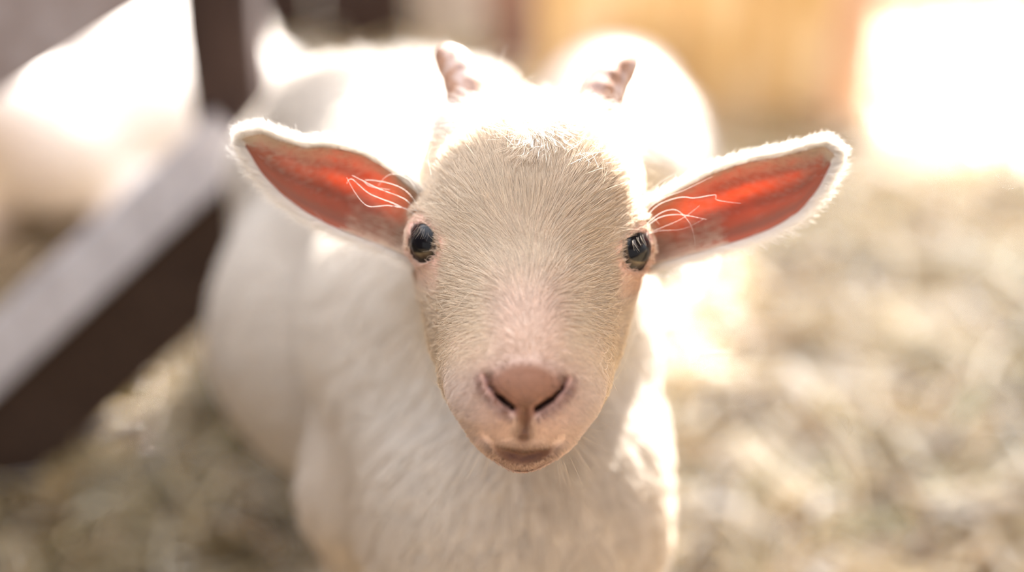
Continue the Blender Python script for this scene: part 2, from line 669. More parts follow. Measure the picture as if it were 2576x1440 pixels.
def skin_colour(P):
    c = np.tile(np.array([0.50, 0.355, 0.265]), (len(P), 1))
    head = is_head(P)
    c[~head] = (0.56, 0.49, 0.42)
    c = lerp(c, np.array([[0.62, 0.47, 0.41]]), sstep(-50, -62, P[:, 1]) * head * 0.8)
    muz = sstep(-30, -48, P[:, 1]) * sstep(-40, -10, P[:, 2])
    c = lerp(c, SKIN[None], np.clip(muz * 0.5, 0, 1) * head)
    ed = eye_dist(P)
    below = (P[:, 1] < 4)
    pe = (1 - sstep(1.15, 2.2, ed)) * 0.65
    c = lerp(c, np.array([[0.72, 0.40, 0.33]]), pe)
    c = lerp(c, np.array([[0.10, 0.06, 0.05]]), (1 - sstep(0.96, 1.10, ed)) * (np.abs(P[:, 0]) > 30))
    c = lerp(c, NOSE[None], nose_mask(P))
    nd = np.full(len(P), 99.0)
    for p, q in zip(NOSTRIL[:-1], NOSTRIL[1:]):
        nd = np.minimum(nd, seg2(np.abs(P[:, 0]), P[:, 1], p, q))
    c = lerp(c, np.array([[0.32, 0.15, 0.11]]), (1 - sstep(1.5, 4.5, nd)) * 0.8 * (P[:, 2] > 3))
    c = lerp(c, np.array([[0.10, 0.04, 0.026]]), lip_mask(P))
    s, t = np.abs(P[:, 0]), P[:, 1]
    nd = np.full(len(P), 99.0)
    for p, q in zip(NOSTRIL[:-1], NOSTRIL[1:]):
        nd = np.minimum(nd, seg2(s, t, p, q))
    c = lerp(c, np.array([[0.12, 0.05, 0.04]]), (1 - sstep(0.7, 2.2, nd)) * (P[:, 2] > 3))
    return c


def face_weight(P, M):
    """strand density over the head and body"""
    s, t, w = P[:, 0], P[:, 1], P[:, 2]
    d = np.ones(len(P))
    head = is_head(P)
    front = sstep(-0.45, 0.1, M[:, 2])
    d = np.where(head, 0.6 + 0.4 * front, 0)
    ed = eye_dist(P)
    d *= np.where(ed < 1.12, 0.0, 1.0)
    d *= np.where(ed < 1.9, 0.85, 1.0)
    d *= 1 - 0.35 * nose_mask(P)
    s_, t_ = np.abs(s), t
    nd = np.full(len(P), 99.0)
    for p, q in zip(NOSTRIL[:-1], NOSTRIL[1:]):
        nd = np.minimum(nd, seg2(s_, t_, p, q))
    d *= np.where((nd < 1.1) & (w > 5) & (t > -70), 0, 1)

    d *= 1 - 0.6 * lip_mask(P)
    d *= np.where((t < -40) & (w > -8), 2.2, 1.0)
    return d


def face_params(P, M):
    s, t, w = P[:, 0], P[:, 1], P[:, 2]
    n = len(P)
    # flow fans out and up from the nose bridge, droops along the muzzle
    fx = s / 20.0
    ft = (t + 30) / 45.0
    ft = np.where(np.abs(s) < 12, np.maximum(ft, 0.75 - np.abs(s) / 17), ft)
    flow = np.stack([fx, ft, -0.35 * np.ones(n)], 1)
    low = sstep(-38, -58, t) * sstep(-20, 5, w)
    flow = lerp(flow, np.stack([fx * 1.2, -0.8 * np.ones(n), -0.6 * np.ones(n)], 1), low)
    chin = sstep(-70, -78, t)
    flow = lerp(flow, np.stack([fx * 0.9, -1.0 * np.ones(n), 0.1 * np.ones(n)], 1), chin)
    cheek = sstep(-12, -40, t) * sstep(-18, -40, w)
    flow = lerp(flow, np.stack([0.5 * np.sign(s), -1.0 * np.ones(n), -0.5 * np.ones(n)], 1), cheek * 0.85)
    # forelock: the poll hair falls forward and outward
    poll = sstep(40, 54, t)
    flow = lerp(flow, np.stack([s / 30 , 0.9 * np.ones(n), 0.2 * np.ones(n)], 1), poll * 0.9)
    fl = np.exp(-((s - 1) / 9.0) ** 2) * np.exp(-((t - 42) / 9.0) ** 2)
    flow = lerp(flow, np.stack([(s - 1) / 40, -0.9 * np.ones(n), 0.5 * np.ones(n)], 1), fl * 0.9)
    # low-frequency swirl so tufts lean different ways
    for k in range(5):
        a = rng.uniform(0, 6.28); kk = rng.uniform(0.10, 0.35)
        ph = rng.uniform(0, 6.28)
        flow[:, 0] += 0.10 * np.sin((math.cos(a) * s + math.sin(a) * t) * kk + ph)
    L = np.full(n, 8.2)
    L += 5.0 * sstep(0, 30, t) + 1.0 * poll
    L = lerp(L, 3.6, sstep(-22, -44, t) * sstep(-20, 5, w))
    L = lerp(L, 2.0, np.maximum(nose_mask(P) * 0.9, lip_mask(P) * 0.8))
    L = lerp(L, 5.0, low * (1 - nose_mask(P)) * sstep(12, 20, np.abs(s)))
    L = lerp(L, 4.5, chin)
    L = lerp(L, 1.4, np.maximum(lens_mask(P), 0.8 * np.exp(-(s / 12.0) ** 2) * np.exp(-((t + 76) / 4.0) ** 2)))
    ed = eye_dist(P)
    L = np.where(ed < 1.9, np.minimum(L, 3.0 + 1.5 * (ed - 1.12)), L)
    L = np.where((ed < 3.5) & (t < 0) & (np.abs(s) > 32), np.minimum(L, 4.0), L)
    L *= rng.uniform(0.65, 1.15, n)
    lift = 0.20 + 0.12 * sstep(10, 40, t) + 0.22 * poll + rng.uniform(-0.08, 0.12, n)
    lift = lift + 0.15 * chin
    c = np.tile(CREAM, (n, 1))
    c = lerp(c, WHITE[None], sstep(35, 55, t))
    pk = sstep(-34, -46, t) * sstep(30, 6, np.abs(s)) * sstep(-14, 2, w) * 0.35
    pk = np.maximum(pk, sstep(-6, -28, t) * sstep(17, 4, np.abs(s)) * 0.4)
    pk = np.maximum(pk, (1 - sstep(1.2, 2.6, ed)) * 0.3)
    pk = np.maximum(pk, 0.8 * sstep(30, 20, np.abs(np.abs(s) - 40)) * sstep(-26, -10, t) * sstep(-2, -6, t) * sstep(30, 36, np.abs(s)) * 0.7)
    c = lerp(c, np.array([[0.80, 0.67, 0.60]]), 0.8 * sstep(-40, -56, t) * sstep(-14, 2, w))
    c = lerp(c, PINK[None], pk)
    nd = np.full(n, 99.0)
    for p, q in zip(NOSTRIL[:-1], NOSTRIL[1:]):
        nd = np.minimum(nd, seg2(np.abs(s), t, p, q))
    c = lerp(c, np.array([[0.34, 0.17, 0.125]]), (1 - sstep(1.2, 4.2, nd)) * 0.8 * (w > 0))
    c = lerp(c, NOSE[None] * 1.15, nose_mask(P) * 0.85)
    c = lerp(c, np.array([[0.12, 0.05, 0.033]]), lip_mask(P) * 0.92)
    c = c * rng.uniform(0.66, 1.14, (n, 1))
    c = np.clip(c, 0, 0.95)
    return flow, L, lift, c


def build_main_kid():
    lo = w2h((0.2, -0.05, 0.0))
    f = Field(axis_grid(-250, -58, 58, 175, 1.05, 5.0),
              axis_grid(-410, -90, 68, 110, 1.05, 5.0),
              axis_grid(-620, -84, 46, 60, 1.05, 5.5))
    for a, b, ra, rb, k in BODY:
        f.cone(w2h(a), w2h(b), ra * 1000, rb * 1000, k)
    # pectoral swell at the front of the chest
    f.ell(w2h((0.002, 0.055, 0.262)), (64, 58, 52), 25)
    head_prims(f)
    head_detail(f)
    V, Q = f.mesh()
    N = normals(V, Q)
    col = skin_colour(V)
    # hooves
    wz = h2w(V)[:, 2]
    col = lerp(col, np.array([[0.16, 0.13, 0.11]]), sstep(0.026, 0.020, wz))
    root = empty('goat_kid', (-0.05, 0.22, 0.0))
    org = np.array(root.location)
    tag(root, 'white kid goat looking up with pink ears and small horns, standing in focus on straw', 'goat', 'kid goats in the straw pen')
    # ears belong to the same body mesh
    ears = {}
    Vs, Qs, Cs, Ts, Fm = [V], [Q], [col], [np.zeros((len(V), 3))], [np.zeros(len(Q), int)]
    off = len(V)
    for side in (1, -1):
        ev, eq, ab, isin, nq = ear_mesh(side)
        ears[side] = (ev, eq, ab, isin)
        a, b = ab[:, 0], ab[:, 1]
        c = np.tile(np.array([0.60, 0.27, 0.18]), (len(ev), 1))
        c = lerp(c, np.array([[0.62, 0.40, 0.30]]), sstep(0.45, 0.9, b) * 0.8)
        c = lerp(c, np.array([[0.50, 0.36, 0.25]]), sstep(0.32, 0.02, a))
        c = lerp(c, np.array([[0.85, 0.72, 0.62]]), 1 - isin)
        tc = np.tile(np.array([0.62, 0.165, 0.038]), (len(ev), 1))
        vein = 0.5 + 0.5 * np.sin(b * 10.5 + 2.4 + 1.2 * a + 0.5 * np.sin(9 * a))
        vein = vein * sstep(0.10, 0.35, a) * sstep(0.98, 0.75, a) * sstep(-0.98, -0.6, b)
        tc = lerp(tc, np.array([[0.20, 0.03, 0.01]]), vein * 0.9)
        tc = lerp(tc, np.array([[0.22, 0.05, 0.03]]), sstep(0.30, 0.85, b) * 0.8 * sstep(1.0, 0.75, a))
        tc = lerp(tc, np.array([[0.28, 0.11, 0.05]]), sstep(0.25, 0.05, a))
        tc = lerp(tc, np.array([[0.30, 0.02, 0.015]]), np.exp(-((a - 0.26) / 0.08) ** 2) * np.exp(-((b + 0.45) / 0.35) ** 2))
        Vs.append(ev); Qs.append(eq + off); Cs.append(c); Ts.append(tc); Fm.append(np.ones(len(eq), int))
        off += len(ev)
    Vall = np.concatenate(Vs)
    me = np_mesh('body', h2w(Vall) - org, np.concatenate(Qs), True, np.concatenate(Cs), np.concatenate(Fm))
    ta = me.color_attributes.new('glow', 'FLOAT_COLOR', 'POINT')
    T = np.ones((len(Vall), 4), np.float32); T[:, :3] = np.concatenate(Ts)
    ta.data.foreach_set('color', T.ravel())
    body = link('body', me, [M_SKIN, M_EAR], root)

    # ---- fur of the head
    strands = []

    def put(pts, r0, r1, c):
        K = pts.shape[1]
        u = np.linspace(0, 1, K)[None, :]
        rr = (np.asarray(r0).reshape(-1, 1) * (1 - u) + r1 * u)
        rr = np.broadcast_to(rr, (len(pts), K))
        if K < KS:   # resample to the common point count
            x0 = np.linspace(0, 1, K); x1 = np.linspace(0, 1, KS)
            i = np.clip((x1 * (K - 1)).astype(int), 0, K - 2); fr = (x1 * (K - 1) - i)[None, :, None]
            pts = pts[:, i] * (1 - fr) + pts[:, i + 1] * fr
            rr = rr[:, i] * (1 - fr[..., 0]) + rr[:, i + 1] * fr[..., 0]
        strands.append((pts, rr, np.broadcast_to(c, (len(pts), 3))))

    KS = 7
    n = 290000
    P, M = sample(V, Q, N, n, face_weight)
    flow, L, lift, c = face_params(P, M)
    pts = grow(P - M * 0.3, M, flow, L, lift, 0.075, KS, clump=0.9, spacing=8)
    put(pts, rng.uniform(0.045, 0.085, n), 0.018, c)
    # fly-away hairs over the crown and cheeks
    n = 5000
    P, M = sample(V, Q, N, n, lambda a, b: face_weight(a, b) * (0.03 + sstep(30, 55, a[:, 1])) * (a[:, 1] > -60))
    flow, L, lift, c = face_params(P, M)
    pts = grow(P, M, flow + rng.standard_normal((n, 3)) * 0.35, L * rng.uniform(1.0, 1.6, n), np.clip(lift + 0.25, 0, 0.9), 0.4, KS, clump=0.3, wave=0.03)
    put(pts, rng.uniform(0.04, 0.06, n), 0.015, lerp(c * 1.15, WHITE[None], sstep(25, 45, P[:, 1])))

    # ---- ear fur: back, rim, thin inside
    for side in (1, -1):
        ev, eq, ab, isin = ears[side]
        def ear_n(a, b):
            e = 1e-3
            p = ear_point(side, a, b); pa = ear_point(side, np.clip(a + e, 0, 1), b); pa0 = ear_point(side, np.clip(a - e, 0, 1), b)
            pb = ear_point(side, a, np.clip(b + e, -1, 1)); pb0 = ear_point(side, a, np.clip(b - e, -1, 1))
            ta_, tb_ = unit(pa - pa0), unit(pb - pb0)
            nn = np.cross(ta_, tb_); nn *= np.sign(nn[:, 2:3])
            return p, ta_, tb_, unit(nn)
        # back
        n = 12000
        a = rng.random(n) ** 0.9; b = rng.uniform(-1, 1, n)
        p, ta_, tb_, nn = ear_n(a, b)
        p = p - nn * 1.6
        pts = grow(p, -nn, ta_ * 0.9 + tb_ * b[:, None] * 0.8, rng.uniform(4, 7, n), rng.uniform(0.2, 0.5, n), 0.2, 5, 0.5, 12)
        put(pts, 0.07, 0.02, WHITE * rng.uniform(0.92, 1.03, (n, 1)))
        # rims: fringe pointing outward and back
        for sg, nr, Lr in ((-1, 4200, 6.8), (1, 6500, 5.6)):
            a = rng.uniform(0.0, 1.0, nr); b = sg * (1 - np.abs(rng.standard_normal(nr)) * 0.035)
            p, ta_, tb_, nn = ear_n(a, np.clip(b, -1, 1))
            outw = tb_ * sg
            d = unit(outw * rng.uniform(0.5, 1.4, (nr, 1)) + rng.standard_normal((nr, 3)) * 0.18 + ta_ * rng.uniform(0.15, 0.9, (nr, 1)) - nn * rng.uniform(0.1, 0.9, (nr, 1)))
            base = p - nn * rng.uniform(0, 1.4, (nr, 1))
            LL = Lr * rng.uniform(0.25, 1.2, nr)
            u = np.linspace(0, 1, 5)[None, :, None]
            pts = base[:, None] + LL[:, None, None] * (d[:, None] * u + ta_[:, None] * 0.25 * u ** 2 + rng.standard_normal((nr, 1, 3)) * 0.08 * u ** 2)
            put(pts, 0.05, 0.018, WHITE * rng.uniform(0.94, 1.04, (nr, 1)))
        # tip
        nr = 1600
        a = np.full(nr, 1.0); b = rng.uniform(-1, 1, nr)
        p, ta_, tb_, nn = ear_n(a * 0.999, b)
        d = unit(ta_ + tb_ * b[:, None] * 0.6 - nn * rng.uniform(0, 0.7, (nr, 1)) + rng.standard_normal((nr, 3)) * 0.15)
        u = np.linspace(0, 1, 5)[None, :, None]
        pts = p[:, None] + rng.uniform(3, 6, (nr, 1, 1)) * d[:, None] * u
        put(pts, 0.065, 0.02, WHITE)
        # sparse down inside: the upper fold and the canal
        n = 5200
        a = rng.random(n); b = 1 - np.abs(rng.standard_normal(n)) * 0.42
        a[:500] = rng.random(500) * 0.3; b[:500] = rng.uniform(-1, 1, 500)
        ok = b > -1
        a, b = a[ok], b[ok]
        p, ta_, tb_, nn = ear_n(a, b)
        n = len(a)
        pts = grow(p, nn, ta_ * 0.8 - tb_ * 0.45, rng.uniform(1.8, 3.8, n), rng.uniform(0.1, 0.3, n), 0.2, 5, 0.4, 10)
        put(pts, 0.045, 0.015, CREAM * 0.95)
        # fur on the base of the ear where it leaves the head
        n = 1700
        a = rng.random(n) ** 2.2 * 0.34; b = -1 + rng.random(n) ** 1.6 * 1.5
        p, ta_, tb_, nn = ear_n(a, b)
        pts = grow(p, nn, ta_ - tb_ * 0.3, rng.uniform(3, 5.5, n), rng.uniform(0.1, 0.3, n), 0.2, 5, 0.5, 10)
        put(pts, 0.06, 0.02, CREAM * 0.97)

    # ---- single long hairs drawn as smooth splines (head-frame mm)
    def spline(ctrl, r=0.09, c=WHITE, K=KS * 1):
        ctrl = np.array(ctrl, float)
        x = np.linspace(0, 1, len(ctrl)); xd = np.linspace(0, 1, K)
        D = np.zeros((K, 3))
        for q, xx in enumerate(xd):     # Catmull-Rom
            i = min(int(xx * (len(ctrl) - 1)), len(ctrl) - 2)
            f_ = xx * (len(ctrl) - 1) - i
            p0 = ctrl[max(i - 1, 0)]; p1 = ctrl[i]; p2 = ctrl[i + 1]; p3 = ctrl[min(i + 2, len(ctrl) - 1)]
            D[q] = 0.5 * ((2 * p1) + (-p0 + p2) * f_ + (2 * p0 - 5 * p1 + 4 * p2 - p3) * f_ ** 2 + (-p0 + 3 * p1 - 3 * p2 + p3) * f_ ** 3)
        long_hairs.append((D[None], 0.6 * np.linspace(r, r * 0.35, K)[None], np.array([c])))
    long_hairs = []
    # brow wisps reaching over the ear openings
    spline([(-42, 8, -24), (-48, 18, -22), (-56, 22, -22), (-66, 23, -22), (-64, 20.5, -21), (-56, 19.5, -21)], 0.10, K=14)
    spline([(-44, 10, -24), (-50, 16, -21), (-60, 19.5, -20), (-71, 24.5, -20)], 0.12, K=10)
    spline([(-43, 9, -24), (-54, 14, -21), (-64, 17.5, -19), (-71, 23, -19), (-73, 21, -19)], 0.12, K=12)
    spline([(-44, 11.5, -23), (-56, 13.2, -20), (-64, 12.4, -18), (-69, 17, -18), (-73, 23.5, -18)], 0.10, K=12)
    spline([(-43, 12, -26), (-47, 22, -25), (-53, 26, -25), (-58, 25, -24), (-61, 21, -24)], 0.08, K=10)
    spline([(-42, 14, -24), (-44.5, 22, -24), (-46, 27.5, -24), (-47, 20, -23)], 0.07, K=9)
    spline([(43, 8, -24), (49, 17, -22), (58, 21, -21), (64, 21, -20), (72, 22.5, -20), (73, 20.5, -20), (82, 19.5, -19)], 0.11, K=16)
    spline([(43, 6, -24), (50, 12.5, -22), (58, 14.2, -20), (69, 12.6, -18)], 0.12, K=10)
    spline([(43, 7, -24), (50, 14, -21), (57, 16, -20), (63, 10, -19), (65, 2, -19)], 0.10, K=12)
    spline([(42, 10, -24), (49, 19, -23), (60, 24, -22), (71, 30, -22)], 0.08, K=9)
    spline([(43, 5, -25), (52, 9, -22), (60, 13, -20), (66, 18, -20)], 0.08, K=9)
    spline([(42, 12, -25), (45, 21, -24), (52, 28, -24), (58, 31, -24)], 0.07, K=9)
    spline([(43, 4, -24), (50, 7.5, -22), (60, 8.5, -20), (68, 13, -19)], 0.07, K=9)
    # loose hairs on the forehead, and the spikes above the crown
    spline([(-40, 26, -20), (-41.5, 33, -19), (-40, 37, -19)], 0.08, K=8)
    spline([(14, 31, -4), (24, 36, -7), (36, 37.5, -14), (42, 31, -20)], 0.10, K=12)
    spline([(-36, 46, -36), (-30, 52, -30), (-20, 54, -28), (-14, 53.5, -28)], 0.09, K=10)
    for (x0, y0, x1, y1, x2, y2) in ((-17, 60, -16, 72, -13, 84), (-15, 60, -15, 68, -17, 74), (-12, 60, -8, 66, -1, 72),
                                     (-13, 61, -9, 69, -6, 73), (-10, 60, -3, 65, 4, 70), (-14, 60, -13, 66, -9, 71),
                                     (-15, 60, -14.5, 66, -12, 76), (-9, 60, -4, 63, 2, 67), (-16, 61, -17, 65, -20, 70)):
        spline([(x0, y0, -52), (x1, y1, -54), (x2, y2, -55)], 0.11, K=8)
    # curly loose tuft on the upper forehead
    for q in range(16):
        x0 = rng.uniform(14, 28); y0 = rng.uniform(26, 40)
        a0 = rng.uniform(-0.6, 3.6)
        r_ = rng.uniform(4, 8)
        p0 = np.array([x0, y0, -9.0])
        p1 = p0 + r_ * np.array([math.cos(a0), math.sin(a0), 0.35])
        p2 = p1 + r_ * 0.8 * np.array([math.cos(a0 + 1.0), math.sin(a0 + 1.0), -0.1])
        spline([p0, p1, p2], 0.06, K=7)
    # chin and lip whiskers
    for q in range(64):
        sg = 1 if q % 5 else -1
        a0 = rng.uniform(-1.25, 0.25)
        if sg < 0: a0 = rng.uniform(-1.2, -0.3)
        x0 = sg * (19.5 * math.cos(a0 * 0.8)); y0 = -66 + 14 * math.sin(a0)
        p0 = np.array([x0, y0, 2.0])
        L_ = rng.uniform(6, 17)
        d0 = np.array([sg * math.cos(a0 - 0.25), math.sin(a0 - 0.25), 0.1])
        bend = np.array([0, -0.25 * L_, 0]) * rng.uniform(-0.6, 1)
        spline([p0, p0 + d0 * L_ * 0.5, p0 + d0 * L_ + bend], 0.055, CREAM, K=7)
    # lashes over each eye
    for sg in (-1, 1):
        for q in range(30):
            g_ = rng.uniform(-0.2, 1.0)
            p0 = np.array([sg * (40.5 + 5.8 * g_), 3.2 + 3.6 * g_ + rng.uniform(-0.3, 0.6), -14.2 - 5.5 * g_])
            d0 = np.array([sg * rng.uniform(-0.1, 0.5), -0.85, 0.35])
            spline([p0, p0 + d0 * rng.uniform(1.2, 2.4) + np.array([0, 0, 1.0]), p0 + d0 * rng.uniform(3.2, 5.4) + np.array([sg * 0.8, 0, 1.0])], 0.035,
                   np.array([0.20, 0.17, 0.16]) if q % 3 else CREAM, K=7)

    pts = np.concatenate([s_[0] for s_ in strands]); rr = np.concatenate([s_[1] for s_ in strands]); cc = np.concatenate([s_[2] for s_ in strands])
    hair_object('fur', (h2w(pts.reshape(-1, 3)) - org).reshape(pts.shape), rr / 1000, np.clip(cc, 0, .96), M_FUR, root)
    # long hairs have varied point counts: resample to 16
    P16, R16, C16 = [], [], []
    for D, r, c in long_hairs:
        K = D.shape[1]; x0 = np.linspace(0, 1, K); x1 = np.linspace(0, 1, 16)
        P16.append(np.stack([np.interp(x1, x0, D[0, :, k]) for k in range(3)], 1)); R16.append(np.interp(x1, x0, r[0])); C16.append(c[0])
    P16 = np.array(P16)
    hair_object('whisker_hair', (h2w(P16.reshape(-1, 3)) - org).reshape(P16.shape), np.array(R16) / 1000, np.array(C16), M_FUR, root)

    # ---- body fur, longer and coarser
    def bw(P, M):
        z = h2w(P)[:, 2]
        return np.where(is_head(P), 0.0, 1.0) * sstep(0.03, 0.12, z)
    n = 95000
    P, M = sample(V, Q, N, n, bw)
    back = w2h(np.array([-0.11, 0.40, 0.20])) - w2h(np.array([0.0, 0.09, 0.20]))
    back = unit(back)
    down = H_R @ np.array([0, 0, -1.0])
    flow = np.tile(back * 0.75 + down * 0.65, (n, 1)) + rng.standard_normal((n, 3)) * 0.12
    neckish = P[:, 2] > -190
    flow[neckish] = down * 1.0 + back * 0.25
    Wz = h2w(P)
    tail = (Wz[:, 1] > 0.455) & (Wz[:, 2] > 0.38)
    upd = H_R @ np.array([-0.3, 0.2, 1.0])
    flow[tail] = upd
    L = rng.uniform(12, 19, n)
    L = np.where(Wz[:, 2] < 0.16, L * 0.45, L)
    L = np.where(tail, 20, L)
    lift = np.where(tail, 0.6, rng.uniform(0.15, 0.4, n))
    pts = grow(P, M, flow, L, lift, 0.2, 5, 0.6, 18)
    col2 = lerp(np.tile(np.array([0.76, 0.70, 0.63]), (n, 1)), np.array([[0.66, 0.575, 0.48]]), sstep(0.15, 0.08, Wz[:, 1]) * sstep(0.35, 0.29, Wz[:, 2])) * rng.uniform(0.92, 1.04, (n, 1))  # front of the lower chest: its shade is put into the fur colour
    u = np.linspace(0, 1, 5)[None]
    rr = 0.26 * (1 - u) + 0.08 * u
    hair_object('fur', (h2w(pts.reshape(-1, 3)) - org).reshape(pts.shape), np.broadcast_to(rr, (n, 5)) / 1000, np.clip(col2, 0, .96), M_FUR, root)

    # ---- eyes
    for sg in (-1, 1):
        c = h2w((sg * EYE_C[0], EYE_C[1], EYE_C[2]))
        nu, nv = 48, 32
        th = np.linspace(0, np.pi, nv + 1)[1:-1]; ph = np.linspace(0, 2 * np.pi, nu, endpoint=False)
        TH, PH = np.meshgrid(th, ph, indexing='ij')
        r = EYE_R / 1000
        vs = np.stack([r * np.sin(TH) * np.cos(PH), r * np.sin(TH) * np.sin(PH), r * np.cos(TH)], -1).reshape(-1, 3)
        # the clear front bulges slightly
        front = np.clip((vs[:, 2] / r - 0.75) / 0.25, 0, 1)
        vs[:, 2] += 0.0010 * front
        vs = np.vstack([vs, [[0, 0, r + 0.001]], [[0, 0, -r]]])
        gi = np.arange((nv - 1) * nu).reshape(nv - 1, nu)
        g2 = np.roll(gi, -1, 1)
        q = np.stack([gi[:-1], gi[1:], g2[1:], g2[:-1]], -1).reshape(-1, 4)
        tp = np.stack([np.full(nu, len(vs) - 2), gi[0], g2[0]], 1)
        bt = np.stack([np.full(nu, len(vs) - 1), g2[-1], gi[-1]], 1)
        me = np_mesh('eye', vs, [q, tp, bt])
        o = link('eye', me, M_EYE, root)
        zax = unit(H_R.T @ np.array([sg * 0.66, 0.10, 0.75]))
        xax = unit(np.cross(H_T, zax)); yax = np.cross(zax, xax)
        mtx = Matrix(((xax[0], yax[0], zax[0]), (xax[1], yax[1], zax[1]), (xax[2], yax[2], zax[2])))
        o.matrix_local = Matrix.Translation(Vector(c - org)) @ mtx.to_4x4()
        o['label'] = 'dark glossy eye with olive brown lower iris'

    # ---- horns
    for sg in (-1, 1):
        ctrl = [np.array(p, float) for p in ((sg * 24.0, 44, -52), (sg * 26.5, 60, -58), (sg * 31.5, 73, -65), (sg * 41.5, 84.0, -72))]
        ns, nr = 26, 28
        Vv = []
        for i in range(ns):
            u = i / (ns - 1)
            x = u * 3; k = min(int(x), 2); f_ = x - k
            p0 = ctrl[max(k - 1, 0)]; p1 = ctrl[k]; p2 = ctrl[k + 1]; p3 = ctrl[min(k + 2, 3)]
            p = 0.5 * ((2 * p1) + (-p0 + p2) * f_ + (2 * p0 - 5 * p1 + 4 * p2 - p3) * f_ ** 2 + (-p0 + 3 * p1 - 3 * p2 + p3) * f_ ** 3)
            tg = unit(0.5 * ((-p0 + p2) + 2 * (2 * p0 - 5 * p1 + 4 * p2 - p3) * f_ + 3 * (-p0 + 3 * p1 - 3 * p2 + p3) * f_ ** 2))
            a_ = unit(np.cross(tg, np.array([0, 0, 1.0]))); b_ = np.cross(tg, a_)
            rad = 11.2 * (1 - u ** 5) ** 0.5 * (1 - 0.22 * u) + 0.05
            rad *= 1 + 0.018 * math.sin(u * 34)
            for j in range(nr):
                an = 2 * math.pi * j / nr
                Vv.append(p + rad * (a_ * math.cos(an) * 1.0 + b_ * math.sin(an) * 1.15))
        Vv = np.array(Vv)
        gi = np.arange(ns * nr).reshape(ns, nr); g2 = np.roll(gi, -1, 1)
        q = np.stack([gi[:-1], g2[:-1], g2[1:], gi[1:]], -1).reshape(-1, 4)
        Vv = np.vstack([Vv, Vv[-nr:].mean(0)[None], Vv[:nr].mean(0)[None]])
        cap = np.stack([gi[-1], g2[-1], np.full(nr, len(Vv) - 2)], 1)
        cap2 = np.stack([g2[0], gi[0], np.full(nr, len(Vv) - 1)], 1)
        link('horn', np_mesh('horn', h2w(Vv) - org, [q, cap, cap2]), M_HORN, root)
    return root


# ------------------------------------------------------------------ materials
M_SKIN = skin_mat('goat_skin', rough=0.55, spec=0.35)
M_EAR = skin_mat('ear_skin', rough=0.6, trans=0.68, tcol='glow')
M_FUR = strand_mat('goat_fur', trans=0.30, gloss=0.03)


def eye_material():
    m, t, out = nt('goat_eye')
    tc = t.nodes.new('ShaderNodeTexCoord')
    sp = t.nodes.new('ShaderNodeSeparateXYZ')
    t.links.new(tc.outputs['Object'], sp.inputs[0])

    def mth(op, a, b=None, c=None):
        n = t.nodes.new('ShaderNodeMath'); n.operation = op
        for i, v in enumerate((a, b, c)):
            if v is None: continue
            if isinstance(v, (int, float)): n.inputs[i].default_value = v
            else: t.links.new(v, n.inputs[i])
        return n.outputs[0]
    x2 = mth('POWER', mth('DIVIDE', sp.outputs['X'], 0.0056), 4.0)
    y2 = mth('POWER', mth('DIVIDE', sp.outputs['Y'], 0.0063), 2.0)
    pup = mth('ADD', mth('POWER', mth('ABSOLUTE', mth('DIVIDE', sp.outputs['X'], 0.0068)), 4.0), y2)
    pr = ramp(t, pup, [(0.80, (0, 0, 0)), (1.0, (1, 1, 1))])
    r2 = mth('SQRT', mth('ADD', mth('POWER', sp.outputs['X'], 2.0), mth('POWER', sp.outputs['Y'], 2.0)))
    ir = ramp(t, mth('DIVIDE', r2, 0.0095), [(0.0, (0.02, 0.014, 0.01)), (0.50, (0.035, 0.024, 0.015)), (0.68, (0.13, 0.095, 0.055)), (0.78, (0.05, 0.03, 0.02)), (0.86, (0.012, 0.008, 0.007))])
    mx = t.nodes.new('ShaderNodeMix'); mx.data_type = 'RGBA'
    t.links.new(pr.outputs[0], mx.inputs['Factor'])
    mx.inputs['A'].default_value = (0.004, 0.004, 0.006, 1)
    t.links.new(ir.outputs[0], mx.inputs['B'])
    p = t.nodes.new('ShaderNodeBsdfPrincipled')
    t.links.new(mx.outputs['Result'], p.inputs['Base Color'])
    p.inputs['Roughness'].default_value = 0.12
    p.inputs['Specular IOR Level'].default_value = 0.25
    p.inputs['Coat Weight'].default_value = 0.0
    p.inputs['Coat Roughness'].default_value = 0.02
    t.links.new(p.outputs[0], out.inputs[0])
    return m


M_EYE = eye_material()
M_HORN = surf('horn', [(0.35, (0.17, 0.085, 0.055)), (0.5, (0.29, 0.16, 0.105)), (0.62, (0.36, 0.26, 0.22)), (0.75, (0.22, 0.11, 0.065))], 95, 0.36, 0.15, (1, 1, 0.5), 0.45, 3)
M_STRAW = strand_mat('straw', trans=0.20, gloss=0.10, rough=0.25)
M_BED = surf('straw_bed', [(0.25, (0.16, 0.10, 0.05)), (0.5, (0.42, 0.30, 0.17)), (0.75, (0.62, 0.50, 0.33))], 18, 0.9, 0.6)
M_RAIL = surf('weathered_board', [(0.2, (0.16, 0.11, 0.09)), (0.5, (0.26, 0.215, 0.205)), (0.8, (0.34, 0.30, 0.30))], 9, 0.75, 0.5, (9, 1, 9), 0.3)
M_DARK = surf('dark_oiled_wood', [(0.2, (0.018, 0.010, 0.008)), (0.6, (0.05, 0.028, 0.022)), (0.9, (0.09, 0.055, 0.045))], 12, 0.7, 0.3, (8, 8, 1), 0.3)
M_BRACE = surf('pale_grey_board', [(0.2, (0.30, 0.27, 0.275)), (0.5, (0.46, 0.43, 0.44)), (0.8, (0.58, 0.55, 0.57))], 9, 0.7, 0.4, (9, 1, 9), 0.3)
M_SIDE = surf('shaded_brown_board', [(0.2, (0.020, 0.010, 0.006)), (0.6, (0.042, 0.023, 0.014)), (0.9, (0.075, 0.045, 0.028))], 9, 0.8, 0.4, (9, 1, 9), 0.2)  # brown made very dark to carry the shade below the brace
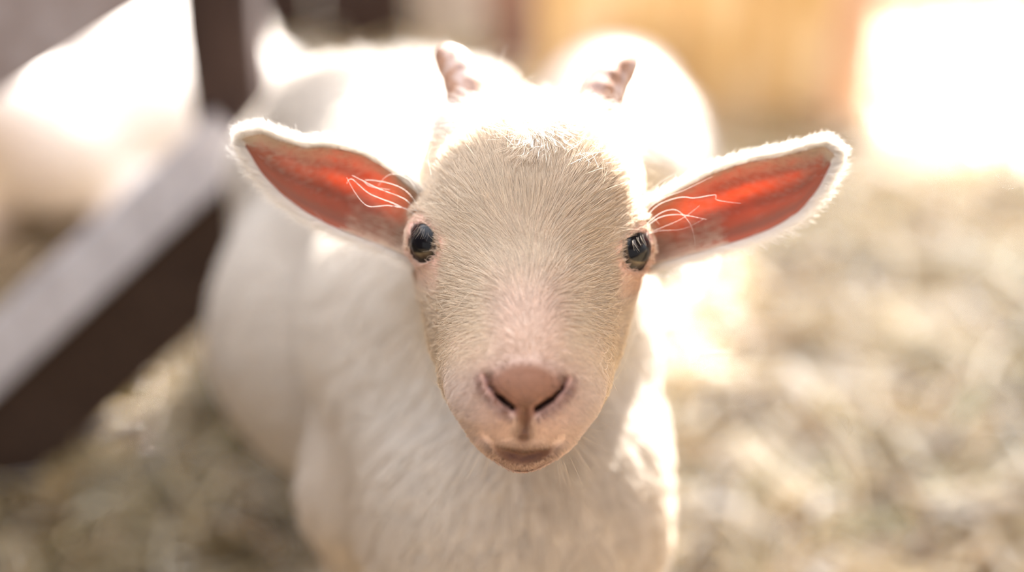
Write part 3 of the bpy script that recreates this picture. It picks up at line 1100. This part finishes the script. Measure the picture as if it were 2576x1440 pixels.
M_BROWN = surf('brown_post_wood', [(0.2, (0.14, 0.08, 0.065)), (0.6, (0.25, 0.16, 0.135)), (0.9, (0.34, 0.24, 0.21))], 12, 0.7, 0.3, (8, 8, 1), 0.3)
M_OCHRE = surf('ochre_pine', [(0.3, (0.46, 0.25, 0.08)), (0.5, (0.76, 0.50, 0.22)), (0.7, (0.92, 0.73, 0.48))], 3.2, 0.6, 0.2, (7, 7, 1.5), 0.3)
M_PALE = surf('pale_planed_wood', [(0.25, (0.62, 0.50, 0.38)), (0.7, (0.80, 0.72, 0.62))], 6, 0.6, 0.2, (7, 7, 1), 0.3)
M_BLOCKER = surf('blocker_board', [(0.25, (0.20, 0.14, 0.10)), (0.7, (0.36, 0.27, 0.20))], 3, 0.8, 0.3, (6, 1, 1))
M_METAL = surf('galvanised_screw', [(0.3, (0.35, 0.35, 0.36)), (0.7, (0.5, 0.5, 0.5))], 60, 0.4)

kid = build_main_kid()


# ------------------------------------------------------------------ simple goats farther back (same build, other poses)
def build_far_kid(name, label, prims, loc, rz, hooves=True, fur_n=14000):
    """prims in local metres (x right, y forward, z up)"""
    P = np.array([p[0] for p in prims] + [p[1] for p in prims]) * 1000
    R = max(max(p[2], p[3]) for p in prims) * 1000
    lo, hi = P.min(0) - R - 12, P.max(0) + R + 12
    f = Field(*[np.arange(l, h, 4.5) for l, h in zip(lo, hi)], big=25.0)
    for a, b, ra, rb, k in prims:
        f.cone(np.array(a) * 1000, np.array(b) * 1000, ra * 1000, rb * 1000, k)
    V, Q = f.mesh()
    N = normals(V, Q)
    c = np.tile(np.array([0.84, 0.76, 0.69]), (len(V), 1))
    c = lerp(c, np.array([[0.16, 0.13, 0.11]]), sstep(22, 17, V[:, 2]) * (1 if hooves else 0))
    root = empty(name, loc, rz)
    tag(root, label, 'goat', 'kid goats in the straw pen')
    link('body', np_mesh('body', V / 1000, Q, True, c), M_SKIN, root)
    n = fur_n
    P_, M_ = sample(V, Q, N, n, lambda a, b: 0.2 + 0.8 * sstep(40, 120, a[:, 2]))
    flow = np.tile(np.array([0, -0.8, -0.5]), (n, 1)) + rng.standard_normal((n, 3)) * 0.15
    L = rng.uniform(9, 14, n) * (0.4 + 0.6 * sstep(60, 150, P_[:, 2])) if hooves else rng.uniform(8, 13, n)
    pts = grow(P_, M_, flow, L, rng.uniform(0.15, 0.35, n), 0.2, 4, 0.5, 16)
    u = np.linspace(0, 1, 4)[None]
    hair_object('fur', pts / 1000, np.broadcast_to(0.5 * (1 - u) + 0.15 * u, (n, 4)) / 1000,
                np.clip(WHITE * rng.uniform(0.93, 1.03, (n, 1)), 0, .96), M_FUR, root)
    return root


def head_of(hx, hy, hz, yaw=0.0, pitch=-0.5):
    """head primitives: cranium, muzzle, ears, horns buds; returns prims"""
    d = np.array([math.sin(yaw) * math.cos(pitch), math.cos(yaw) * math.cos(pitch), math.sin(pitch)])
    r = np.array([math.cos(yaw), -math.sin(yaw), 0])
    up = np.cross(r, d)
    h = np.array([hx, hy, hz])
    q = [(h, h + d * 0.035, 0.040, 0.034, 8), (h + d * 0.03, h + d * 0.095, 0.031, 0.018, 10)]
    for s in (-1, 1):
        b = h + r * 0.03 * s + up * 0.01
        q.append((b, b + r * 0.06 * s + up * 0.006 - d * 0.01, 0.009, 0.011, 6))
        hb = h + r * 0.018 * s + up * 0.03 - d * 0.01
        q.append((hb, hb + up * 0.028 - d * 0.014, 0.008, 0.004, 3))
    return [tuple([tuple(a), tuple(b), ra, rb, k]) for a, b, ra, rb, k in q]


LIE = [((0, 0.12, 0.13), (0, 0.03, 0.135), 0.070, 0.082, 22), ((0, 0.03, 0.135), (0, -0.10, 0.125), 0.090, 0.100, 22),
       ((0, -0.10, 0.125), (0.01, -0.17, 0.115), 0.098, 0.078, 20), ((0.0, 0.14, 0.16), (0.05, 0.19, 0.22), 0.050, 0.035, 20),
       ((0, -0.235, 0.15), (0.02, -0.27, 0.18), 0.014, 0.009, 8)] + head_of(0.06, 0.205, 0.215, yaw=0.9, pitch=-0.4)
for s in (-1, 1):
    LIE += [((s * .065, .10, .08), (s * .075, .17, .035), .032, .018, 12), ((s * .075, .17, .035), (s * .07, .09, .018), .016, .012, 5),
            ((s * .085, -.13, .09), (s * .11, -.04, .05), .058, .030, 16), ((s * .11, -.04, .05), (s * .12, -.14, .025), .026, .015, 8),
            ((s * .12, -.14, .025), (s * .115, -.06, .016), .014, .0125, 5)]

def scaled(prims, k):
    return [tuple([tuple(np.array(a) * k), tuple(np.array(b) * k), ra * k, rb * k, kk * k]) for a, b, ra, rb, kk in prims]


build_far_kid('goat_kid', 'white kid goat lying on straw beyond the sloping fence boards', scaled(LIE, 1.0), (-0.40, 0.90, 0.012), math.radians(160), hooves=False)
build_far_kid('goat_kid', 'blurred white kid goat lying on straw between the two small horns and the ochre boards', scaled(LIE, 0.72), (0.12, 0.885, 0.012), math.radians(188), hooves=False)


# ------------------------------------------------------------------ floor, straw
def height(x, y):
    h = 0.006 * np.sin(9 * x + 1.3) * np.cos(7 * y + .4) + 0.005 * np.sin(21 * x - 13 * y) + 0.004 * np.sin(31 * y + 17 * x + 2)
    return 0.014 + h


fx = np.linspace(-3.0, 3.0, 2)
bm_v = np.array([[-3, -1.6, -0.02], [3, -1.6, -0.02], [3, 4.2, -0.02], [-3, 4.2, -0.02],
                 [-3, -1.6, -0.10], [3, -1.6, -0.10], [3, 4.2, -0.10], [-3, 4.2, -0.10]], float)
bm_q = np.array([[0, 1, 2, 3], [7, 6, 5, 4], [0, 4, 5, 1], [1, 5, 6, 2], [2, 6, 7, 3], [3, 7, 4, 0]])
fl = link('floor', np_mesh('floor', bm_v, bm_q, False), surf('earth_floor', [(0.3, (0.10, 0.07, 0.045)), (0.7, (0.2, 0.15, 0.1))], 4, 0.95))
tag(fl, kind='structure')

gx, gy = np.linspace(-1.6, 1.7, 166), np.linspace(-0.9, 2.9, 191)
GX, GY = np.meshgrid(gx, gy, indexing='ij')
GZ = height(GX, GY) - 0.012
bedv = np.stack([GX, GY, GZ], -1).reshape(-1, 3)
ii = np.arange(len(gx) * len(gy)).reshape(len(gx), len(gy))
bq = np.stack([ii[:-1, :-1], ii[1:, :-1], ii[1:, 1:], ii[:-1, 1:]], -1).reshape(-1, 4)
bed = link('straw_bedding', np_mesh('straw_bedding', bedv, bq), M_BED)
tag(bed, 'loose pale straw bedding strewn over the barn floor', 'straw', kind='stuff')


def straw(n, xr, yr, zmin=0.0, zmax=0.035):
    x = rng.uniform(*xr, n); y = rng.uniform(*yr, n)
    a = rng.uniform(0, 2 * np.pi, n); L = rng.uniform(0.03, 0.15, n) * rng.uniform(0.5, 1, n)
    tilt = rng.normal(0, 0.22, n)
    d = np.stack([np.cos(a) * np.cos(tilt), np.sin(a) * np.cos(tilt), np.sin(tilt)], 1)
    c = np.stack([x, y, height(x, y) + rng.uniform(zmin, zmax, n)], 1)
    u = np.linspace(-.5, .5, 5)[None, :, None]
    bend = rng.normal(0, 0.10, (n, 1, 3)) * np.array([1, 1, .5])
    pts = c[:, None] + L[:, None, None] * (d[:, None] * u + bend * (u ** 2 * 4 - .5))
    pts[..., 2] = np.maximum(pts[..., 2], 0.002)
    r = rng.uniform(0.0008, 0.0026, n)
    flake = rng.random(n) < 0.10
    r[flake] *= 2.4
    rr = np.repeat(r[:, None], 5, 1)
    pal = np.array([[0.70, 0.54, 0.31], [0.62, 0.45, 0.23], [0.76, 0.64, 0.44], [0.45, 0.30, 0.14], [0.33, 0.29, 0.14], [0.82, 0.74, 0.62], [0.13, 0.08, 0.045]])
    clumpy = 1.2 * np.sin(61 * x + 3 * np.sin(31 * y)) * np.sin(53 * y + 3 * np.sin(37 * x + 1)) + rng.normal(0, .45, n)
    kind = np.where(clumpy > 0.75, rng.choice([0, 2, 5], n), np.where(clumpy < -0.75, rng.choice([3, 4, 6], n), rng.choice(7, n, p=[.24, .2, .2, .12, .08, .1, .06])))
    c = pal[kind] * rng.uniform(.8, 1.15, (n, 1))
    # shade along the fence, put into the straw colour as darker brown
    fence_shade = sstep(-0.02, -0.20, x) * sstep(0.80, 0.55, y + 0.05 * np.sin(17 * x))
    c = lerp(c, c * np.array([[0.50, 0.45, 0.34]]), fence_shade)
    return pts, rr, np.clip(c, 0, .93)


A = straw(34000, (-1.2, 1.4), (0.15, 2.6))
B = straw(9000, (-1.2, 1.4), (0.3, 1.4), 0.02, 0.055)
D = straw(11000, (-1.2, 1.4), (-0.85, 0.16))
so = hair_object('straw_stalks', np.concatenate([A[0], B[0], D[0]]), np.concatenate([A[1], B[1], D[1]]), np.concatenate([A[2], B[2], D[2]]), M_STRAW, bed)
so['kind'] = 'stuff'


# ------------------------------------------------------------------ boards, posts
def board(name, a, b, wdt, hgt, mat, parent=None, bev=0.003, up=(0, 0, 1), seg=10, org=(0, 0, 0)):
    """a board with softened edges running from a to b; wdt across, hgt along up"""
    a = np.array(a, float); b = np.array(b, float)
    d = unit(b - a); upv = np.array(up, float)
    s = unit(np.cross(d, upv)); v = np.cross(s, d)
    hw, hh = wdt / 2, hgt / 2
    prof = []
    for cx, cz, a0 in ((hw - bev, hh - bev, 0), (-hw + bev, hh - bev, 90), (-hw + bev, -hh + bev, 180), (hw - bev, -hh + bev, 270)):
        for k in range(4):
            an = math.radians(a0 + 30 * k)
            prof.append((cx + bev * math.cos(an), cz + bev * math.sin(an)))
    V = []
    for i in range(seg + 1):
        u = i / seg
        p = a + (b - a) * u
        wob = 0.0012 * math.sin(i * 2.1)
        sc = 0.985 if i in (0, seg) else 1.0
        for x, z in prof:
            V.append(p + s * (x * sc + wob) + v * z * sc)
    n = len(prof)
    g = np.arange((seg + 1) * n).reshape(seg + 1, n); g2 = np.roll(g, -1, 1)
    q = np.stack([g[:-1], g[1:], g2[1:], g2[:-1]], -1).reshape(-1, 4)[:, ::-1]
    V = np.array(V) - np.array(org)
    V = np.vstack([V, V[:n].mean(0)[None], V[-n:].mean(0)[None]])
    c1 = np.stack([g[0], g2[0], np.full(n, len(V) - 2)], 1)[:, ::-1]
    c2 = np.stack([g2[-1], g[-1], np.full(n, len(V) - 1)], 1)[:, ::-1]
    return link(name, np_mesh(name, V, [q, c1, c2], False), mat, parent)


# pen fence: a sloping brace and rail meeting a dark post behind the kid's flank
F0 = np.array([-0.205, 0.500, 0.0])
fence = empty('pen_fence', tuple(F0))
tag(fence, 'pen fence of sloping weathered boards meeting a dark post beside the kid in focus', 'fence')
FA, FB = np.array([-0.700, 0.255, -0.110]), np.array([-0.200, 0.473, 0.294])
fdir = unit(FB - FA)
fnor = unit(np.cross(fdir, np.array([0.35, -1.0, 0.45])))
fnor = fnor if fnor[2] > 0 else -fnor
FS = FA + fdir * 0.165
ffac = np.cross(fdir, fnor)
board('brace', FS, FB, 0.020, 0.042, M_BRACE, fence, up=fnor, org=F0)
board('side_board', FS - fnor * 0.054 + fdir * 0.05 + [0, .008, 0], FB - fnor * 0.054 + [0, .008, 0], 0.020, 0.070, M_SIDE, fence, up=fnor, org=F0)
UA, UB = np.array([-0.70, 0.329, 0.151]), np.array([-0.19, 0.487, 0.424])
udir = unit(UB - UA)
unor = unit(np.cross(udir, np.array([0.2, -1.0, 0.2])))
unor = unor if unor[2] > 0 else -unor
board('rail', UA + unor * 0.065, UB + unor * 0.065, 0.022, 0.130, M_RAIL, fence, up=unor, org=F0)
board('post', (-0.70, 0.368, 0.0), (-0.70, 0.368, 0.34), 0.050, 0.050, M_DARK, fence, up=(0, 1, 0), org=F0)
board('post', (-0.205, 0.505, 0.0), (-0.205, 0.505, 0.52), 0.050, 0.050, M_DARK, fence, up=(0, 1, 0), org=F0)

# dark board panel standing behind the kid's rump
pn = empty('feed_panel', (-0.25, 1.30, 0))
tag(pn, 'very dark wooden panel standing on the straw behind the raised white tail', 'panel')
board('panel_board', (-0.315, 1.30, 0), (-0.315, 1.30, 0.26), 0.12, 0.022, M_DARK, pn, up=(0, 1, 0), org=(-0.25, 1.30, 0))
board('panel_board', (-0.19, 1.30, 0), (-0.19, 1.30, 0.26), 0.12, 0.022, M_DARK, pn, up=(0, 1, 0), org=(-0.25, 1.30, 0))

o = board('upright_board', (-0.075, 1.36, 0), (-0.075, 1.36, 0.26), 0.11, 0.024, M_PALE, up=(0, 1, 0), org=(-0.075, 1.36, 0))
o.location = (-0.075, 1.36, 0)
tag(o, 'pale cream upright board between the dark panel and the mauve brown post', 'board')
o = board('barn_post', (0.0, 1.25, 0), (0.0, 1.25, 0.40), 0.062, 0.062, M_BROWN, up=(0, 1, 0), org=(0, 1.25, 0))
o.location = (0.0, 1.25, 0)
tag(o, 'mauve brown barn post rising behind the small horn with the stray hair tuft', 'post')

pt = empty('board_partition', (0.2, 1.07, 0))
tag(pt, 'ochre pine board partition standing on the straw behind the lying kid', 'partition')
for k in range(4):
    x = 0.072 + k * 0.083
    board('plank', (x, 1.07 + 0.004 * (k % 2), 0), (x, 1.07 + 0.004 * (k % 2), 0.245), 0.081, 0.02, M_OCHRE, pt, up=(0, 1, 0), org=(0.2, 1.07, 0))
board('batten', (0.035, 1.095, 0.15), (0.36, 1.095, 0.15), 0.018, 0.06, M_OCHRE, pt, org=(0.2, 1.07, 0))
o = board('corner_post', (0.388, 1.08, 0), (0.388, 1.08, 0.27), 0.042, 0.042, surf('salmon_wood', [(0.3, (0.72, 0.42, 0.25)), (0.7, (0.85, 0.60, 0.42))], 6, 0.6, 0.1, (7, 7, 1)), up=(0, 1, 0), org=(0.388, 1.08, 0))
o.location = (0.388, 1.08, 0)
tag(o, 'salmon coloured squared post at the end of the ochre boards above the ear tip', 'post')


# ------------------------------------------------------------------ unseen slab added to block the sun, openings and slats placed for lit patches
ZR = 2.0
def hole(x0, x1, y0, y1, z):
    k = (ZR - z) / SUN_TO.z
    return (x0 + SUN_TO.x * k, x1 + SUN_TO.x * k, y0 + SUN_TO.y * k, y1 + SUN_TO.y * k)
HOLES = [hole(-0.72, -0.22, 0.66, 1.14, 0.20), hole(-0.02, 0.24, 0.70, 1.04, 0.15), hole(0.385, 1.1, 0.88, 1.36, 0.02)]
SLAT0 = hole(0.10, 1.15, 0.72, 1.25, 0.02)
YR0 = 0.68 + (ZR - 0.40) * SUN_TO.y / SUN_TO.z
HOLES = [(h[0], h[1], max(h[2], YR0), h[3]) for h in HOLES]
rx = sorted({-1.6, 1.7} | {h[0] for h in HOLES} | {h[1] for h in HOLES} | set(SLAT0[:2]))
ry = sorted({YR0, 7.2} | {h[2] for h in HOLES} | {h[3] for h in HOLES} | set(SLAT0[2:]))
SLAT = SLAT0
rv, rq = [], []

def blocker_box(x0, x1, y0, y1):
    b = len(rv)
    for z in (ZR, ZR + 0.02):
        rv.extend([(x0, y0, z), (x1, y0, z), (x1, y1, z), (x0, y1, z)])
    rq.extend([(b + 3, b + 2, b + 1, b), (b + 4, b + 5, b + 6, b + 7), (b, b + 1, b + 5, b + 4), (b + 1, b + 2, b + 6, b + 5), (b + 2, b + 3, b + 7, b + 6), (b + 3, b, b + 4, b + 7)])

for i in range(len(rx) - 1):
    for j in range(len(ry) - 1):
        cx, cyy = (rx[i] + rx[i + 1]) / 2, (ry[j] + ry[j + 1]) / 2
        if any(h[0] < cx < h[1] and h[2] < cyy < h[3] for h in HOLES):
            continue
        if SLAT[0] < cx < SLAT[1] and SLAT[2] < cyy < SLAT[3]:
            y = ry[j]
            while y < ry[j + 1]:
                fr_ = min(1, max(0, (y - SLAT[2]) / 0.5))
                y2 = min(ry[j + 1], y + 0.05 * (1 - 0.42 * fr_ ** 1.4))
                blocker_box(rx[i], rx[i + 1], y, y2)
                y += 0.05
        else:
            blocker_box(rx[i], rx[i + 1], ry[j], ry[j + 1])
cl = link('sun_blocker', np_mesh('sun_blocker', np.array(rv, float), np.array(rq), False), M_BLOCKER)
tag(cl, kind='structure')

# low slab out of view, added to keep sky light off the left floor
lv = np.array([(x, y, z) for z in (0.78, 0.81) for x, y in ((-2.2, -1.2), (-0.46, -1.2), (-0.46, 1.25), (-2.2, 1.25))], float)
lq = np.array([[3, 2, 1, 0], [4, 5, 6, 7], [0, 1, 5, 4], [1, 2, 6, 5], [2, 3, 7, 6], [3, 0, 4, 7]])
o = link('sky_blocker_left', np_mesh('sky_blocker_left', lv, lq, False), M_BLOCKER)
tag(o, kind='structure')
wv = np.array([(x, y, z) for z in (-0.02, 0.78) for x, y in ((-1.36, -1.2), (-1.30, -1.2), (-1.30, 2.6), (-1.36, 2.6))], float)  # unseen upright slab added to darken the left side
o = link('sky_blocker_side', np_mesh('sky_blocker_side', wv, lq, False), M_BLOCKER)
tag(o, kind='structure')

rvv = np.array([(x, y, z) for z in (1.02, 1.05) for x, y in ((0.20, -1.4), (2.2, -1.4), (2.2, 0.82), (0.20, 0.82))], float)  # slab added out of view to dim the floor at lower right
o = link('sky_blocker_right', np_mesh('sky_blocker_right', rvv, lq, False), M_BLOCKER)
tag(o, kind='structure')
